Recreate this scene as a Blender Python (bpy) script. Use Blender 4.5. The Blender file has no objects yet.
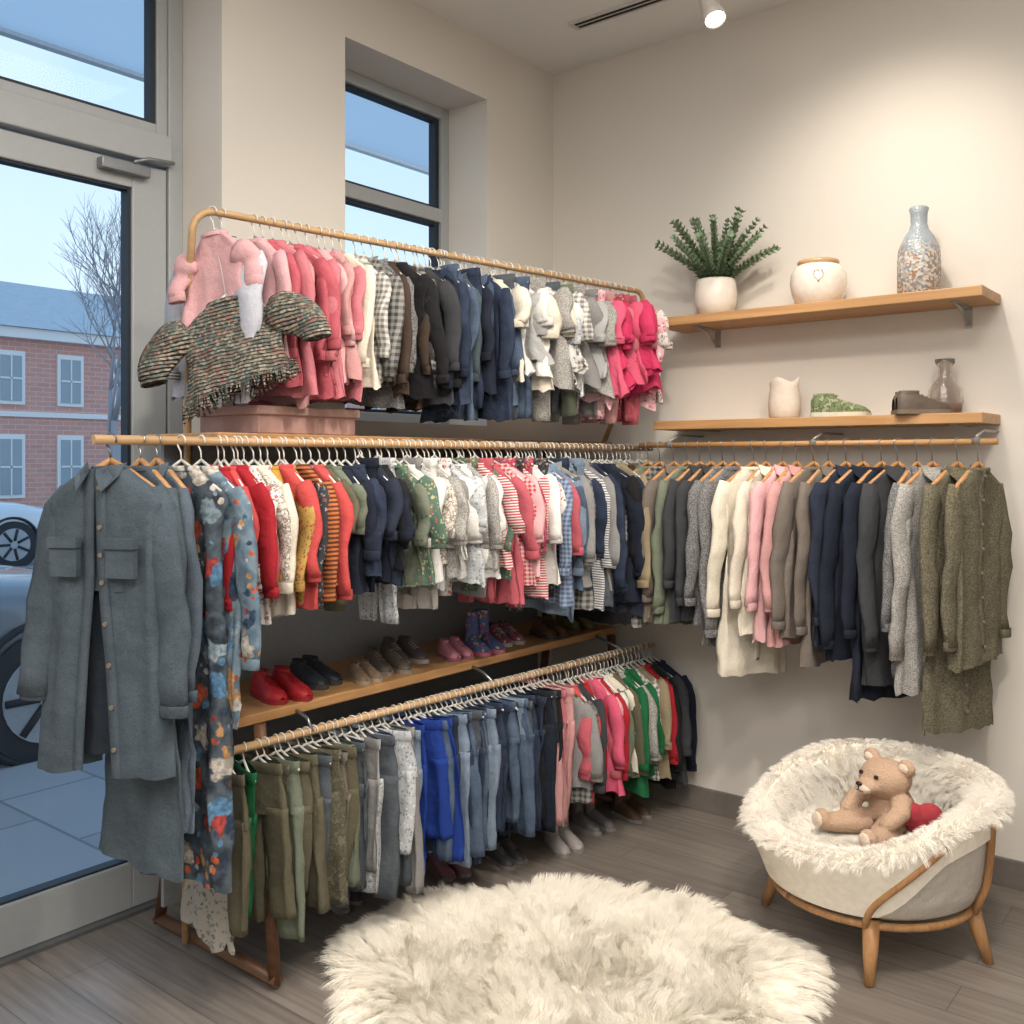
import bpy, math, random
import numpy as np
from mathutils import Vector, noise, Matrix
random.seed(7); rng=np.random.default_rng(7)
S=bpy.context.scene
col=S.collection
try:
    S.view_settings.view_transform='Standard'
except Exception: pass

def lin(c):
    out=[]
    for v in c:
        v=v/255.0
        out.append(v/12.92 if v<=.04045 else ((v+.055)/1.055)**2.4)
    return tuple(out)+(1.0,)

# ---------------------------------------------------------------- materials
MC={}
def newmat(name):
    m=bpy.data.materials.new(name); m.use_nodes=True
    nt=m.node_tree
    return m,nt,nt.nodes['Principled BSDF']
def N(nt,t,**k):
    n=nt.nodes.new(t)
    for a,b in k.items(): setattr(n,a,b)
    return n
def mixcol(nt,fac,a,b,mode='MIX'):
    n=nt.nodes.new('ShaderNodeMix'); n.data_type='RGBA'; n.blend_type=mode
    for sock,v in ((n.inputs[0],fac),(n.inputs[6],a),(n.inputs[7],b)):
        if isinstance(v,bpy.types.NodeSocket): nt.links.new(v,sock)
        else: sock.default_value=v
    return n.outputs[2]
def ramp(nt,src,stops,interp='LINEAR'):
    r=nt.nodes.new('ShaderNodeValToRGB'); r.color_ramp.interpolation=interp
    e=r.color_ramp.elements
    while len(e)>1: e.remove(e[-1])
    e[0].position=stops[0][0]; e[0].color=stops[0][1]
    for p,c in stops[1:]:
        x=e.new(p); x.color=c
    nt.links.new(src,r.inputs[0]); return r.outputs[0]
def bump(nt,pr,src,strength,dist=.01):
    b=nt.nodes.new('ShaderNodeBump'); b.inputs['Strength'].default_value=strength; b.inputs['Distance'].default_value=dist
    nt.links.new(src,b.inputs['Height']); nt.links.new(b.outputs[0],pr.inputs['Normal'])

def simple(name,c,rough=.5,metal=0,bumps=0,bscale=50,var=.06,emit=0,coat=0,trans=0):
    key=('s',name)
    if key in MC: return MC[key]
    m,nt,pr=newmat(name)
    tc=N(nt,'ShaderNodeTexCoord')
    nz=N(nt,'ShaderNodeTexNoise'); nz.inputs['Scale'].default_value=bscale; nz.inputs['Detail'].default_value=4
    nt.links.new(tc.outputs['Object'],nz.inputs['Vector'])
    C=lin(c)
    a=tuple(x*(1-var) for x in C[:3])+(1,); b=tuple(min(1,x*(1+var)) for x in C[:3])+(1,)
    nt.links.new(ramp(nt,nz.outputs['Fac'],[(.3,a),(.7,b)]),pr.inputs['Base Color'])
    pr.inputs['Roughness'].default_value=rough; pr.inputs['Metallic'].default_value=metal
    if coat: pr.inputs['Coat Weight'].default_value=coat
    if trans: pr.inputs['Transmission Weight'].default_value=trans
    if emit:
        pr.inputs['Emission Color'].default_value=C; pr.inputs['Emission Strength'].default_value=emit
    if bumps: bump(nt,pr,nz.outputs['Fac'],bumps)
    MC[key]=m; return m

def fabric(c1,pat='plain',c2=(230,230,230),sc=1.0,c3=None):
    key=('f',c1,pat,c2,sc,c3)
    if key in MC: return MC[key]
    m,nt,pr=newmat('fabric_%s_%d'%(pat,len(MC)))
    tc=N(nt,'ShaderNodeTexCoord'); O=tc.outputs['Object']
    A=lin(c1); B=lin(c2); C3=lin(c3) if c3 else B
    def nzt(s,d=3):
        n=N(nt,'ShaderNodeTexNoise'); n.inputs['Scale'].default_value=s; n.inputs['Detail'].default_value=d
        nt.links.new(O,n.inputs['Vector']); return n.outputs['Fac']
    def wav(s,d,dist=0):
        n=N(nt,'ShaderNodeTexWave'); n.bands_direction=d; n.inputs['Scale'].default_value=s; n.inputs['Distortion'].default_value=dist
        nt.links.new(O,n.inputs['Vector']); return n.outputs['Fac']
    def vor(s,warp=0,ws=30):
        n=N(nt,'ShaderNodeTexVoronoi'); n.inputs['Scale'].default_value=s
        if warp:
            q=N(nt,'ShaderNodeTexNoise'); q.inputs['Scale'].default_value=ws; q.inputs['Detail'].default_value=2; nt.links.new(O,q.inputs['Vector'])
            vm=N(nt,'ShaderNodeVectorMath',operation='MULTIPLY_ADD'); nt.links.new(q.outputs['Color'],vm.inputs[0]); vm.inputs[1].default_value=(warp,warp,warp); nt.links.new(O,vm.inputs[2])
            nt.links.new(vm.outputs[0],n.inputs['Vector'])
        else: nt.links.new(O,n.inputs['Vector'])
        return n
    if pat=='plain': base=ramp(nt,nzt(260,1),[(.35,tuple(x*.86 for x in A[:3])+(1,)),(.65,A)])
    elif pat=='denim':
        n1=nzt(14,5); base=ramp(nt,n1,[(.3,A),(.7,B)])
        base=mixcol(nt,1.0,base,ramp(nt,nzt(320,1),[(.35,(.82,.82,.84,1)),(.65,(1.08,1.08,1.08,1))]),'MULTIPLY')
    elif pat=='stripe': base=mixcol(nt,ramp(nt,wav(14*sc,'Z',.5),[(0,(0,0,0,1)),(.5,(1,1,1,1))],'CONSTANT'),A,B)
    elif pat=='plaid':
        a=ramp(nt,wav(12*sc,'X',.4),[(0,(0,0,0,1)),(.5,(.5,.5,.5,1))],'CONSTANT')
        b=ramp(nt,wav(12*sc,'Z',.4),[(0,(0,0,0,1)),(.5,(.5,.5,.5,1))],'CONSTANT')
        f=mixcol(nt,1.0,a,b,'ADD')
        base=mixcol(nt,f,A,B)
    elif pat=='floral':
        v=vor(74*sc,.02,60)
        f=ramp(nt,v.outputs['Distance'],[(0,(1,1,1,1)),(.38,(1,1,1,1)),(.46,(0,0,0,1))])
        sepc=N(nt,'ShaderNodeSeparateColor'); nt.links.new(v.outputs['Color'],sepc.inputs[0])
        cc=ramp(nt,sepc.outputs[0],[(0,B),(.36,C3),(.58,A)],'CONSTANT')
        base=mixcol(nt,f,A,cc)
    elif pat=='space':
        bg=ramp(nt,nzt(12,5),[(.35,A),(.5,B),(.62,A),(.75,C3)])
        base=bg
        for s_,wp,thr in((34*sc,.03,.36),(13*sc,.07,.46)):
            v=vor(s_,wp,22)
            f=ramp(nt,v.outputs['Distance'],[(0,(1,1,1,1)),(thr-.06,(.9,.9,.9,1)),(thr,(0,0,0,1))])
            sepc=N(nt,'ShaderNodeSeparateColor'); nt.links.new(v.outputs['Color'],sepc.inputs[0])
            keep=ramp(nt,sepc.outputs[1],[(0,(1,1,1,1)),(.62,(0,0,0,1))],'CONSTANT')
            f=mixcol(nt,1.0,f,keep,'MULTIPLY')
            cc=ramp(nt,sepc.outputs[0],[(0,lin((196,96,66))),(.17,lin((92,134,170))),(.36,lin((206,200,190))),(.5,lin((54,72,98))),(.68,lin((206,156,104))),(.8,lin((150,170,182))),(.92,lin((164,70,66)))],'CONSTANT')
            cc=mixcol(nt,1.0,cc,ramp(nt,nzt(70,4),[(.4,(.6,.6,.6,1)),(.6,(1.08,1.08,1.08,1))]),'MULTIPLY')
            base=mixcol(nt,f,base,cc)
    elif pat=='tweed': base=ramp(nt,nzt(230*sc,2),[(.38,A),(.5,C3),(.6,B)])
    elif pat=='knit':
        v=vor(120*sc); sepc=N(nt,'ShaderNodeSeparateColor'); nt.links.new(v.outputs['Color'],sepc.inputs[0])
        base=ramp(nt,sepc.outputs[0],[(0,A),(.25,B),(.5,C3),(.72,lin((120,146,146))),(.86,lin((176,134,126)))],'CONSTANT')
    elif pat=='camo':
        base=ramp(nt,nzt(26*sc,3),[(0,A),(.47,B),(.56,C3)],'CONSTANT')
    big=ramp(nt,nzt(5,2),[(.3,(.82,.82,.82,1)),(.7,(1,1,1,1))])
    base=mixcol(nt,1.0,base,big,'MULTIPLY')
    nt.links.new(base,pr.inputs['Base Color'])
    pr.inputs['Roughness'].default_value=.92
    pr.inputs['Specular IOR Level'].default_value=.2
    w=nzt(22,3)
    f2=nzt(500,1)
    ad=N(nt,'ShaderNodeMath',operation='MULTIPLY_ADD'); nt.links.new(f2,ad.inputs[0]); ad.inputs[1].default_value=.08; nt.links.new(w,ad.inputs[2])
    if pat=='knit':
        wz=wav(30,'Z',2); bump(nt,pr,wz,.9,.02)
    else: bump(nt,pr,ad.outputs[0],.6,.013)
    MC[key]=m; return m

def wood(name,c1,c2,axis='Y',sc=1.0,rough=.45):
    key=('w',name)
    if key in MC: return MC[key]
    m,nt,pr=newmat(name)
    tc=N(nt,'ShaderNodeTexCoord'); mp=N(nt,'ShaderNodeMapping')
    s=[30*sc,30*sc,30*sc]; s['XYZ'.index(axis)]=1.6*sc
    mp.inputs['Scale'].default_value=s
    nt.links.new(tc.outputs['Object'],mp.inputs[0])
    n=N(nt,'ShaderNodeTexNoise'); n.inputs['Scale'].default_value=1.3; n.inputs['Detail'].default_value=6; n.inputs['Distortion'].default_value=.6
    nt.links.new(mp.outputs[0],n.inputs['Vector'])
    nt.links.new(ramp(nt,n.outputs['Fac'],[(.3,lin(c1)),(.7,lin(c2))]),pr.inputs['Base Color'])
    pr.inputs['Roughness'].default_value=rough
    bump(nt,pr,n.outputs['Fac'],.15,.003)
    MC[key]=m; return m

# ---------------------------------------------------------------- mesh helpers
class MB:
    def __init__(s): s.v=[]; s.f=[]; s.m=[]; s.sm=[]
    def loft(s,rings,mat=0,cap0=False,cap1=False,closed=True,smooth=True):
        n=len(rings[0]); b=len(s.v)
        for r in rings: s.v.extend([tuple(p) for p in r])
        for i in range(len(rings)-1):
            for j in range(n if closed else n-1):
                k=(j+1)%n
                s.f.append((b+i*n+j,b+i*n+k,b+(i+1)*n+k,b+(i+1)*n+j)); s.m.append(mat); s.sm.append(smooth)
        if cap0: s.f.append(tuple(b+j for j in reversed(range(n)))); s.m.append(mat); s.sm.append(False)
        if cap1:
            o=b+(len(rings)-1)*n
            s.f.append(tuple(o+j for j in range(n))); s.m.append(mat); s.sm.append(False)
    def tube(s,path,rad,n=8,mat=0,flat=1.0,caps=True,nz=None):
        P=[Vector(p) for p in path]; R=rad if hasattr(rad,'__len__') else [rad]*len(P)
        rings=[]; up=None
        for i,p in enumerate(P):
            t=(P[min(i+1,len(P)-1)]-P[max(i-1,0)])
            if t.length<1e-9: t=Vector((0,0,1))
            t.normalize()
            if up is None:
                a=Vector((0,1,0)) if abs(t.y)<.9 else Vector((1,0,0))
                up=(a-t*a.dot(t)).normalized()
            else:
                up=(up-t*up.dot(t))
                up=up.normalized() if up.length>1e-6 else Vector((1,0,0))
            sd=t.cross(up)
            rg=[]
            for j in range(n):
                q=up*(math.cos(2*math.pi*j/n)*R[i]*flat)+sd*(math.sin(2*math.pi*j/n)*R[i])
                if nz is not None:
                    q=q*(1+.45*noise.noise(Vector((q.x*25,q.y*25+nz,p.z*12))))+up*(.012*noise.noise(Vector((p.x*9,nz,p.z*11))))
                rg.append(p+q)
            rings.append(rg)
        s.loft(rings,mat,caps,caps)
    def box(s,x0,x1,y0,y1,z0,z1,mat=0,M=None):
        b=len(s.v)
        vs=[(x,y,z) for x in(x0,x1) for y in(y0,y1) for z in(z0,z1)]
        if M is not None: vs=[tuple(M@Vector(v)) for v in vs]
        s.v.extend(vs)
        for f in ((0,1,3,2),(4,6,7,5),(0,4,5,1),(2,3,7,6),(0,2,6,4),(1,5,7,3)):
            s.f.append(tuple(b+i for i in f)); s.m.append(mat); s.sm.append(False)
    def lathe(s,prof,n=32,mat=0,c=(0,0,0),cap0=True,cap1=False):
        s.loft([[(c[0]+r*math.cos(2*math.pi*j/n),c[1]+r*math.sin(2*math.pi*j/n),c[2]+z) for j in range(n)] for r,z in prof],mat,cap0,cap1)
    def ell(s,c,r,mat=0,n=16,M=None):
        rings=[]
        for i in range(1,n):
            a=math.pi*i/n
            rings.append([Vector((c[0]+r[0]*math.sin(a)*math.cos(2*math.pi*j/n),c[1]+r[1]*math.sin(a)*math.sin(2*math.pi*j/n),c[2]-r[2]*math.cos(a))) for j in range(n)])
        if M is not None: rings=[[M@p for p in q] for q in rings]
        s.loft(rings,mat,True,True)
    def obj(s,name,mats,parent=None,loc=(0,0,0),rot=(0,0,0),bevel=0):
        me=bpy.data.meshes.new(name); me.from_pydata(s.v,[],s.f)
        for m in mats: me.materials.append(m)
        me.polygons.foreach_set('material_index',s.m); me.polygons.foreach_set('use_smooth',s.sm)
        me.update()
        o=bpy.data.objects.new(name,me); col.objects.link(o); o.location=loc; o.rotation_euler=rot
        if parent: o.parent=parent
        if bevel:
            md=o.modifiers.new('bevel','BEVEL'); md.width=bevel; md.segments=2; md.limit_method='ANGLE'
        return o
def empty(name,loc=(0,0,0),rot=(0,0,0)):
    e=bpy.data.objects.new(name,None); col.objects.link(e); e.location=loc; e.rotation_euler=rot; e.empty_display_size=.1; return e

def fur(name,P,Nrm,length,mat,parent=None,rad=.001,segs=6,clump=.5,nclump=800,lean=.3,flow=.8,fscale=4,droop=.3,seed=1,jit=.15):
    r=np.random.default_rng(seed); n=len(P)
    ci=r.choice(n,min(nclump,n),replace=False)
    near=np.empty(n,int)
    for a in range(0,n,3000):
        d=((P[a:a+3000,None,:]-P[None,ci,:])**2).sum(2); near[a:a+3000]=d.argmin(1)
    fl=np.array([tuple(noise.noise_vector(Vector(P[i])*fscale+Vector((seed,0,0)))) for i in ci])
    cl=r.normal(size=(len(ci),3))*lean+fl*flow*1.6
    L=length*(.8+.35*r.random(n))*(.85+.3*r.random(len(ci))[near])
    D=Nrm+cl[near]+r.normal(size=(n,3))*jit
    D-= Nrm*np.minimum(0,(D*Nrm).sum(1)-.25)[:,None]
    D/=np.linalg.norm(D,axis=1)[:,None]
    cd=(Nrm[ci]+cl); cd-=Nrm[ci]*np.minimum(0,(cd*Nrm[ci]).sum(1)-.25)[:,None]; cd/=np.linalg.norm(cd,axis=1)[:,None]
    tipc=P[ci][near]+cd[near]*L[:,None]
    pos=np.zeros((n,segs,3)); rd=np.zeros((n,segs))
    for k in range(segs):
        t=k/(segs-1)
        p=P+D*(L*t)[:,None]
        p=p*(1-clump*t**1.3)+ (P*(1-t)+tipc*t)*(clump*t**1.3)
        p[:,2]-=droop*L*t*t
        pos[:,k]=p; rd[:,k]=rad*(1-.8*t)
    cu=bpy.data.hair_curves.new(name)
    cu.add_curves([segs]*n)
    try: cu.attributes['position'].data.foreach_set('vector',pos.reshape(-1).astype(np.float32))
    except Exception: cu.position_data.foreach_set('vector',pos.reshape(-1).astype(np.float32))
    ra=cu.attributes.get('radius') or cu.attributes.new('radius','FLOAT','POINT')
    ra.data.foreach_set('value',rd.reshape(-1).astype(np.float32))
    cu.materials.append(mat)
    o=bpy.data.objects.new(name,cu); col.objects.link(o)
    if parent: o.parent=parent
    return o

# ---------------------------------------------------------------- room
CEIL=3.345
m,nt,pr=newmat('wall_paint')
tc=N(nt,'ShaderNodeTexCoord'); nz=N(nt,'ShaderNodeTexNoise'); nz.inputs['Scale'].default_value=180
nt.links.new(tc.outputs['Object'],nz.inputs['Vector'])
nt.links.new(ramp(nt,nz.outputs['Fac'],[(.3,lin((216,211,203))),(.7,lin((220,215,207)))]),pr.inputs['Base Color'])
pr.inputs['Roughness'].default_value=.85; bump(nt,pr,nz.outputs['Fac'],.08,.002)
WALL=m
CEILM=simple('ceiling_paint',(230,229,226),.9,var=.01)
m,nt,pr=newmat('floor_planks')
tc=N(nt,'ShaderNodeTexCoord')
br=N(nt,'ShaderNodeTexBrick'); br.offset=.37; br.inputs['Scale'].default_value=1
br.inputs['Brick Width'].default_value=1.25; br.inputs['Row Height'].default_value=.16; br.inputs['Mortar Size'].default_value=.0012
br.inputs['Color1'].default_value=lin((138,130,123)); br.inputs['Color2'].default_value=lin((122,115,109)); br.inputs['Mortar'].default_value=lin((80,74,69))
nt.links.new(tc.outputs['Object'],br.inputs['Vector'])
mp=N(nt,'ShaderNodeMapping'); mp.inputs['Scale'].default_value=(1.5,28,1); nt.links.new(tc.outputs['Object'],mp.inputs[0])
gn=N(nt,'ShaderNodeTexNoise'); gn.inputs['Scale'].default_value=2; gn.inputs['Detail'].default_value=7; gn.inputs['Distortion'].default_value=.5
nt.links.new(mp.outputs[0],gn.inputs['Vector'])
g=ramp(nt,gn.outputs['Fac'],[(.3,(.70,.69,.68,1)),(.7,(1.1,1.09,1.08,1))])
nt.links.new(mixcol(nt,1.0,br.outputs['Color'],g,'MULTIPLY'),pr.inputs['Base Color'])
pr.inputs['Roughness'].default_value=.34; bump(nt,pr,gn.outputs['Fac'],.1,.002)
FLOOR=m

b=MB(); b.box(-.3,5.2,-6.5,.15,-.05,0); b.obj('floor',[FLOOR])
b=MB(); b.box(-.3,5.2,-6.5,.15,CEIL,CEIL+.1); b.obj('ceiling',[CEILM])
b=MB(); b.box(-.3,5.2,0,.15,0,CEIL); b.obj('wall_back',[WALL])
b=MB(); b.box(5.2,5.35,-6.5,.15,0,CEIL); b.obj('wall_right',[WALL])
b=MB(); b.box(-.3,5.35,-6.65,-6.5,0,CEIL); b.obj('wall_front',[WALL])
b=MB(); X0=-.3
b.box(X0,0,-6.5,-3.15,0,CEIL); b.box(X0,0,-3.15,-1.85,3.15,CEIL)
b.box(X0,0,-1.85,-1.311,0,CEIL)
b.box(X0,0,-1.311,-.489,0,1.65); b.box(X0,0,-1.311,-.489,3.088,CEIL)
b.box(X0,0,-.489,0,0,CEIL)
b.obj('wall_left',[WALL])
BASE=simple('baseboard_paint',(112,106,101),.6)
b=MB(); b.box(0.0,5.2,-.016,0,0,.1); b.obj('baseboard_back',[BASE],bevel=.003)
b=MB(); b.box(0,.016,-1.85,-.016,0,.1); b.obj('baseboard_left',[BASE],bevel=.003)

m=bpy.data.materials.new('window_glass'); m.use_nodes=True; nt=m.node_tree; nt.nodes.clear()
out=N(nt,'ShaderNodeOutputMaterial'); mx=N(nt,'ShaderNodeMixShader'); tr=N(nt,'ShaderNodeBsdfTransparent'); gl=N(nt,'ShaderNodeBsdfGlossy')
gl.inputs['Roughness'].default_value=.01; tr.inputs['Color'].default_value=(.96,.98,1,1)
lw=N(nt,'ShaderNodeLayerWeight'); lw.inputs['Blend'].default_value=.2
mm=N(nt,'ShaderNodeMath',operation='MULTIPLY'); nt.links.new(lw.outputs['Fresnel'],mm.inputs[0]); mm.inputs[1].default_value=.45
nt.links.new(mm.outputs[0],mx.inputs[0]); nt.links.new(tr.outputs[0],mx.inputs[1]); nt.links.new(gl.outputs[0],mx.inputs[2]); nt.links.new(mx.outputs[0],out.inputs[0])
GLASS=m
ALU=simple('window_frame_paint',(168,173,175),.45,.05,var=.02)
GASK=simple('rubber_gasket',(34,44,54),.6)
STEEL=simple('brushed_steel',(140,143,147),.35,.8)

def glazed(parent,nm,y0,y1,z0,z1,x,fw):
    b=MB(); b.box(x-.006,x+.006,y0,y1,z0,z1); b.obj(nm+'_glass',[GLASS],parent)
    b=MB(); g=fw
    b.box(x-.03,x+.012,y0,y0+g,z0,z1); b.box(x-.03,x+.012,y1-g,y1,z0,z1); b.box(x-.03,x+.012,y0+g,y1-g,z0,z0+g*.6); b.box(x-.03,x+.012,y0+g,y1-g,z1-g*.6,z1)
    b.obj(nm+'_gasket',[GASK],parent)
d=empty('door_1')
b=MB()
xa,xb=-.285,-.225
b.box(xa,xb,-1.905,-1.85,0,3.15); b.box(xa,xb,-3.15,-3.095,0,3.15); b.box(xa,xb,-3.095,-1.905,3.08,3.15)
b.box(xa,xb+.02,-3.095,-1.905,2.50,2.60)
b.obj('door_frame',[ALU],d,bevel=.004)
b=MB(); xa,xb=-.28,-.232
b.box(xa,xb,-2.035,-1.91,.012,2.49); b.box(xa,xb,-3.09,-2.965,.012,2.49); b.box(xa,xb,-2.965,-2.035,.012,.165); b.box(xa,xb,-2.965,-2.035,2.405,2.49)
b.obj('door_leaf',[ALU],d,bevel=.004)
glazed(d,'door',-2.965,-2.035,.165,2.405,-.255,.012)
b=MB(); xa,xb=-.28,-.235
b.box(xa,xb,-1.945,-1.905,2.60,3.08); b.box(xa,xb,-3.095,-3.055,2.60,3.08); b.box(xa,xb,-3.055,-1.945,2.60,2.64); b.obj('transom_frame',[ALU],d,bevel=.003)
glazed(d,'transom',-3.055,-1.945,2.64,3.08,-.255,.018)
b=MB(); b.box(-.232,-.195,-2.16,-1.99,2.44,2.475); b.tube([(-.2,-2.05,2.48),(-.19,-2.0,2.50),(-.2,-1.9,2.51)],.007); b.obj('door_closer',[STEEL],d,bevel=.006)
b=MB(); b.tube([(-.232,-3.02,.85),(-.18,-3.02,.88),(-.18,-3.02,1.35),(-.232,-3.02,1.38)],.014); b.obj('door_pull',[STEEL],d)
b=MB(); b.box(-.3,-.2,-3.15,-1.85,0,.012); b.obj('threshold',[STEEL],d)
b=MB(); b.box(-.225,0,-1.862,-1.85,0,.1); b.obj('baseboard_door_reveal',[BASE])

w=empty('window_1')
b=MB(); xa,xb=-.28,-.225
y0,y1,z0,z1=-1.311,-.489,1.65,3.088
b.box(xa,xb,y0,y0+.05,z0,z1); b.box(xa,xb,y1-.05,y1,z0,z1); b.box(xa,xb,y0+.05,y1-.05,z1-.05,z1); b.box(xa,xb,y0+.05,y1-.05,z0,z0+.05)
b.box(xa,xb,y0+.05,y1-.05,2.57,2.63)
b.obj('window_frame',[ALU],w,bevel=.004)
glazed(w,'upper',y0+.05,y1-.05,2.63,z1-.05,-.255,.022)
glazed(w,'lower',y0+.05,y1-.05,z0+.05,2.57,-.255,.022)

b=MB(); b.box(.40,.92,-.40,-.35,CEIL-.006,CEIL-.001,1); b.box(.38,.94,-.41,-.40,CEIL-.009,CEIL,0); b.box(.38,.94,-.35,-.34,CEIL-.009,CEIL,0); b.box(.38,.40,-.40,-.35,CEIL-.009,CEIL,0); b.box(.92,.94,-.40,-.35,CEIL-.009,CEIL,0)
b.box(.40,.92,-.377,-.373,CEIL-.009,CEIL-.005,0)
b.obj('ceiling_vent',[simple('vent_white',(205,202,198),.5),simple('vent_dark',(30,28,27),.8)])

def spotlamp(x,y,z,tgt,energy,nm='track_spotlight',size=70):
    e=empty(nm,(x,y,z))
    dvec=(Vector(tgt)-Vector((x,y,z))).normalized()
    q=dvec.to_track_quat('-Z','Y').to_euler()
    b=MB(); b.lathe([(.0,.11),(.03,.11),(.034,.1),(.034,.0),(.040,-.02),(.042,-.05),(.037,-.05),(.035,-.045)],24,0,cap0=False)
    b.lathe([(.0,-.044),(.035,-.044)],24,1,cap0=False)
    h=b.obj('lamp_head',[simple('lamp_white',(200,196,190),.4),simple('lamp_lens_glow',(255,240,214),.3,emit=14)],e); h.rotation_euler=q
    b=MB(); b.tube([(0,0,.06),(0,0,CEIL-z)],.008); b.lathe([(.0,CEIL-z-.02),(.05,CEIL-z-.02),(.05,CEIL-z)],20,0); b.obj('lamp_stem',[simple('lamp_white',(225,222,216),.4)],e)
    L=bpy.data.lights.new(nm+'_light','SPOT'); L.energy=energy; L.spot_size=math.radians(size); L.spot_blend=1; L.color=(1,.88,.74); L.shadow_soft_size=.05
    o=bpy.data.objects.new('lamp_light',L); col.objects.link(o); o.parent=e; o.rotation_euler=q; o.location=dvec*.09
spotlamp(1.15,-.60,3.11,(1.55,-.85,2.2),26,size=120)
spotlamp(1.75,-1.0,3.13,(1.6,-.02,2.2),44,size=90)
spotlamp(1.9,-2.0,3.13,(.5,-.9,1.2),92,size=90)
spotlamp(2.4,-3.2,3.13,(.5,-2.0,1.3),80,size=90)
spotlamp(2.6,-2.0,3.13,(1.5,-1.0,0),125,size=95)

def area(nm,loc,sx,sy,e,c,rot=(0,0,0)):
    L=bpy.data.lights.new(nm,'AREA'); L.shape='RECTANGLE'; L.size=sx; L.size_y=sy; L.energy=e; L.color=c
    o=bpy.data.objects.new(nm,L); col.objects.link(o); o.location=loc; o.rotation_euler=rot
area('ceiling_light',(2.0,-2.0,CEIL-.02),1.6,1.6,42,(1,.955,.90))  # unseen area panels added as soft overhead fill, no fixtures modelled
area('ceiling_light',(3.6,-4.6,CEIL-.02),1.8,1.8,90,(1,.96,.92))
area('ceiling_light',(1.5,-4.8,CEIL-.02),1.4,1.4,52,(1,.96,.92))

W=bpy.data.worlds.new('dusk_sky'); S.world=W; W.use_nodes=True; nt=W.node_tree
bg=nt.nodes['Background']; tc=N(nt,'ShaderNodeTexCoord'); sp=N(nt,'ShaderNodeSeparateXYZ'); nt.links.new(tc.outputs['Generated'],sp.inputs[0])
cn=N(nt,'ShaderNodeTexNoise'); cn.inputs['Scale'].default_value=3; cn.inputs['Detail'].default_value=5; nt.links.new(tc.outputs['Generated'],cn.inputs['Vector'])
sky=ramp(nt,sp.outputs[2],[(0,lin((214,226,233))),(.2,lin((193,215,232))),(.45,lin((160,194,226))),(.8,lin((140,182,222)))])
sky=mixcol(nt,ramp(nt,cn.outputs['Fac'],[(.5,(0,0,0,1)),(.8,(.6,.6,.6,1))]),sky,lin((215,225,233)))
nt.links.new(sky,bg.inputs[0]); bg.inputs[1].default_value=1.5

# ---------------------------------------------------------------- exterior
m,nt,pr=newmat('street_paving'); tc=N(nt,'ShaderNodeTexCoord')
br=N(nt,'ShaderNodeTexBrick'); br.inputs['Scale'].default_value=1; br.inputs['Brick Width'].default_value=.7; br.inputs['Row Height'].default_value=.45; br.inputs['Mortar Size'].default_value=.008
br.inputs['Color1'].default_value=lin((148,150,153)); br.inputs['Color2'].default_value=lin((136,138,142)); br.inputs['Mortar'].default_value=lin((106,108,112))
nt.links.new(tc.outputs['Object'],br.inputs['Vector']); nt.links.new(br.outputs['Color'],pr.inputs['Base Color']); pr.inputs['Roughness'].default_value=.5
b=MB(); b.box(-2.2,-.3,-40,40,-.1,-.03); b.obj('sidewalk',[m])
b=MB(); b.box(-90,-2.2,-80,90,-.3,-.14); b.obj('street_ground',[simple('asphalt',(142,145,149),.8,bscale=3)])
m=bpy.data.materials.new('canopy_translucent'); m.use_nodes=True; nt=m.node_tree; pr=nt.nodes['Principled BSDF']  # translucency added so the canopy underside reads bright
pr.inputs['Base Color'].default_value=lin((240,242,244)); tl_=N(nt,'ShaderNodeBsdfTranslucent'); tl_.inputs['Color'].default_value=lin((214,220,226)); mx=N(nt,'ShaderNodeMixShader'); mx.inputs[0].default_value=.8
o_=nt.nodes['Material Output']; nt.links.new(pr.outputs[0],mx.inputs[1]); nt.links.new(tl_.outputs[0],mx.inputs[2]); nt.links.new(mx.outputs[0],o_.inputs[0])
b=MB()
b.v+=[(-2.0,-3.6,3.55),(-.3,-3.6,3.55),(-.3,2,3.55),(-2.0,2,3.55)]; b.f.append((0,1,2,3)); b.m.append(0); b.sm.append(False)
b.box(-2.05,-2.0,-3.6,2,3.53,3.60,1)
b.obj('entrance_canopy',[m,simple('canopy_rail',(220,224,228),.5)])

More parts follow.
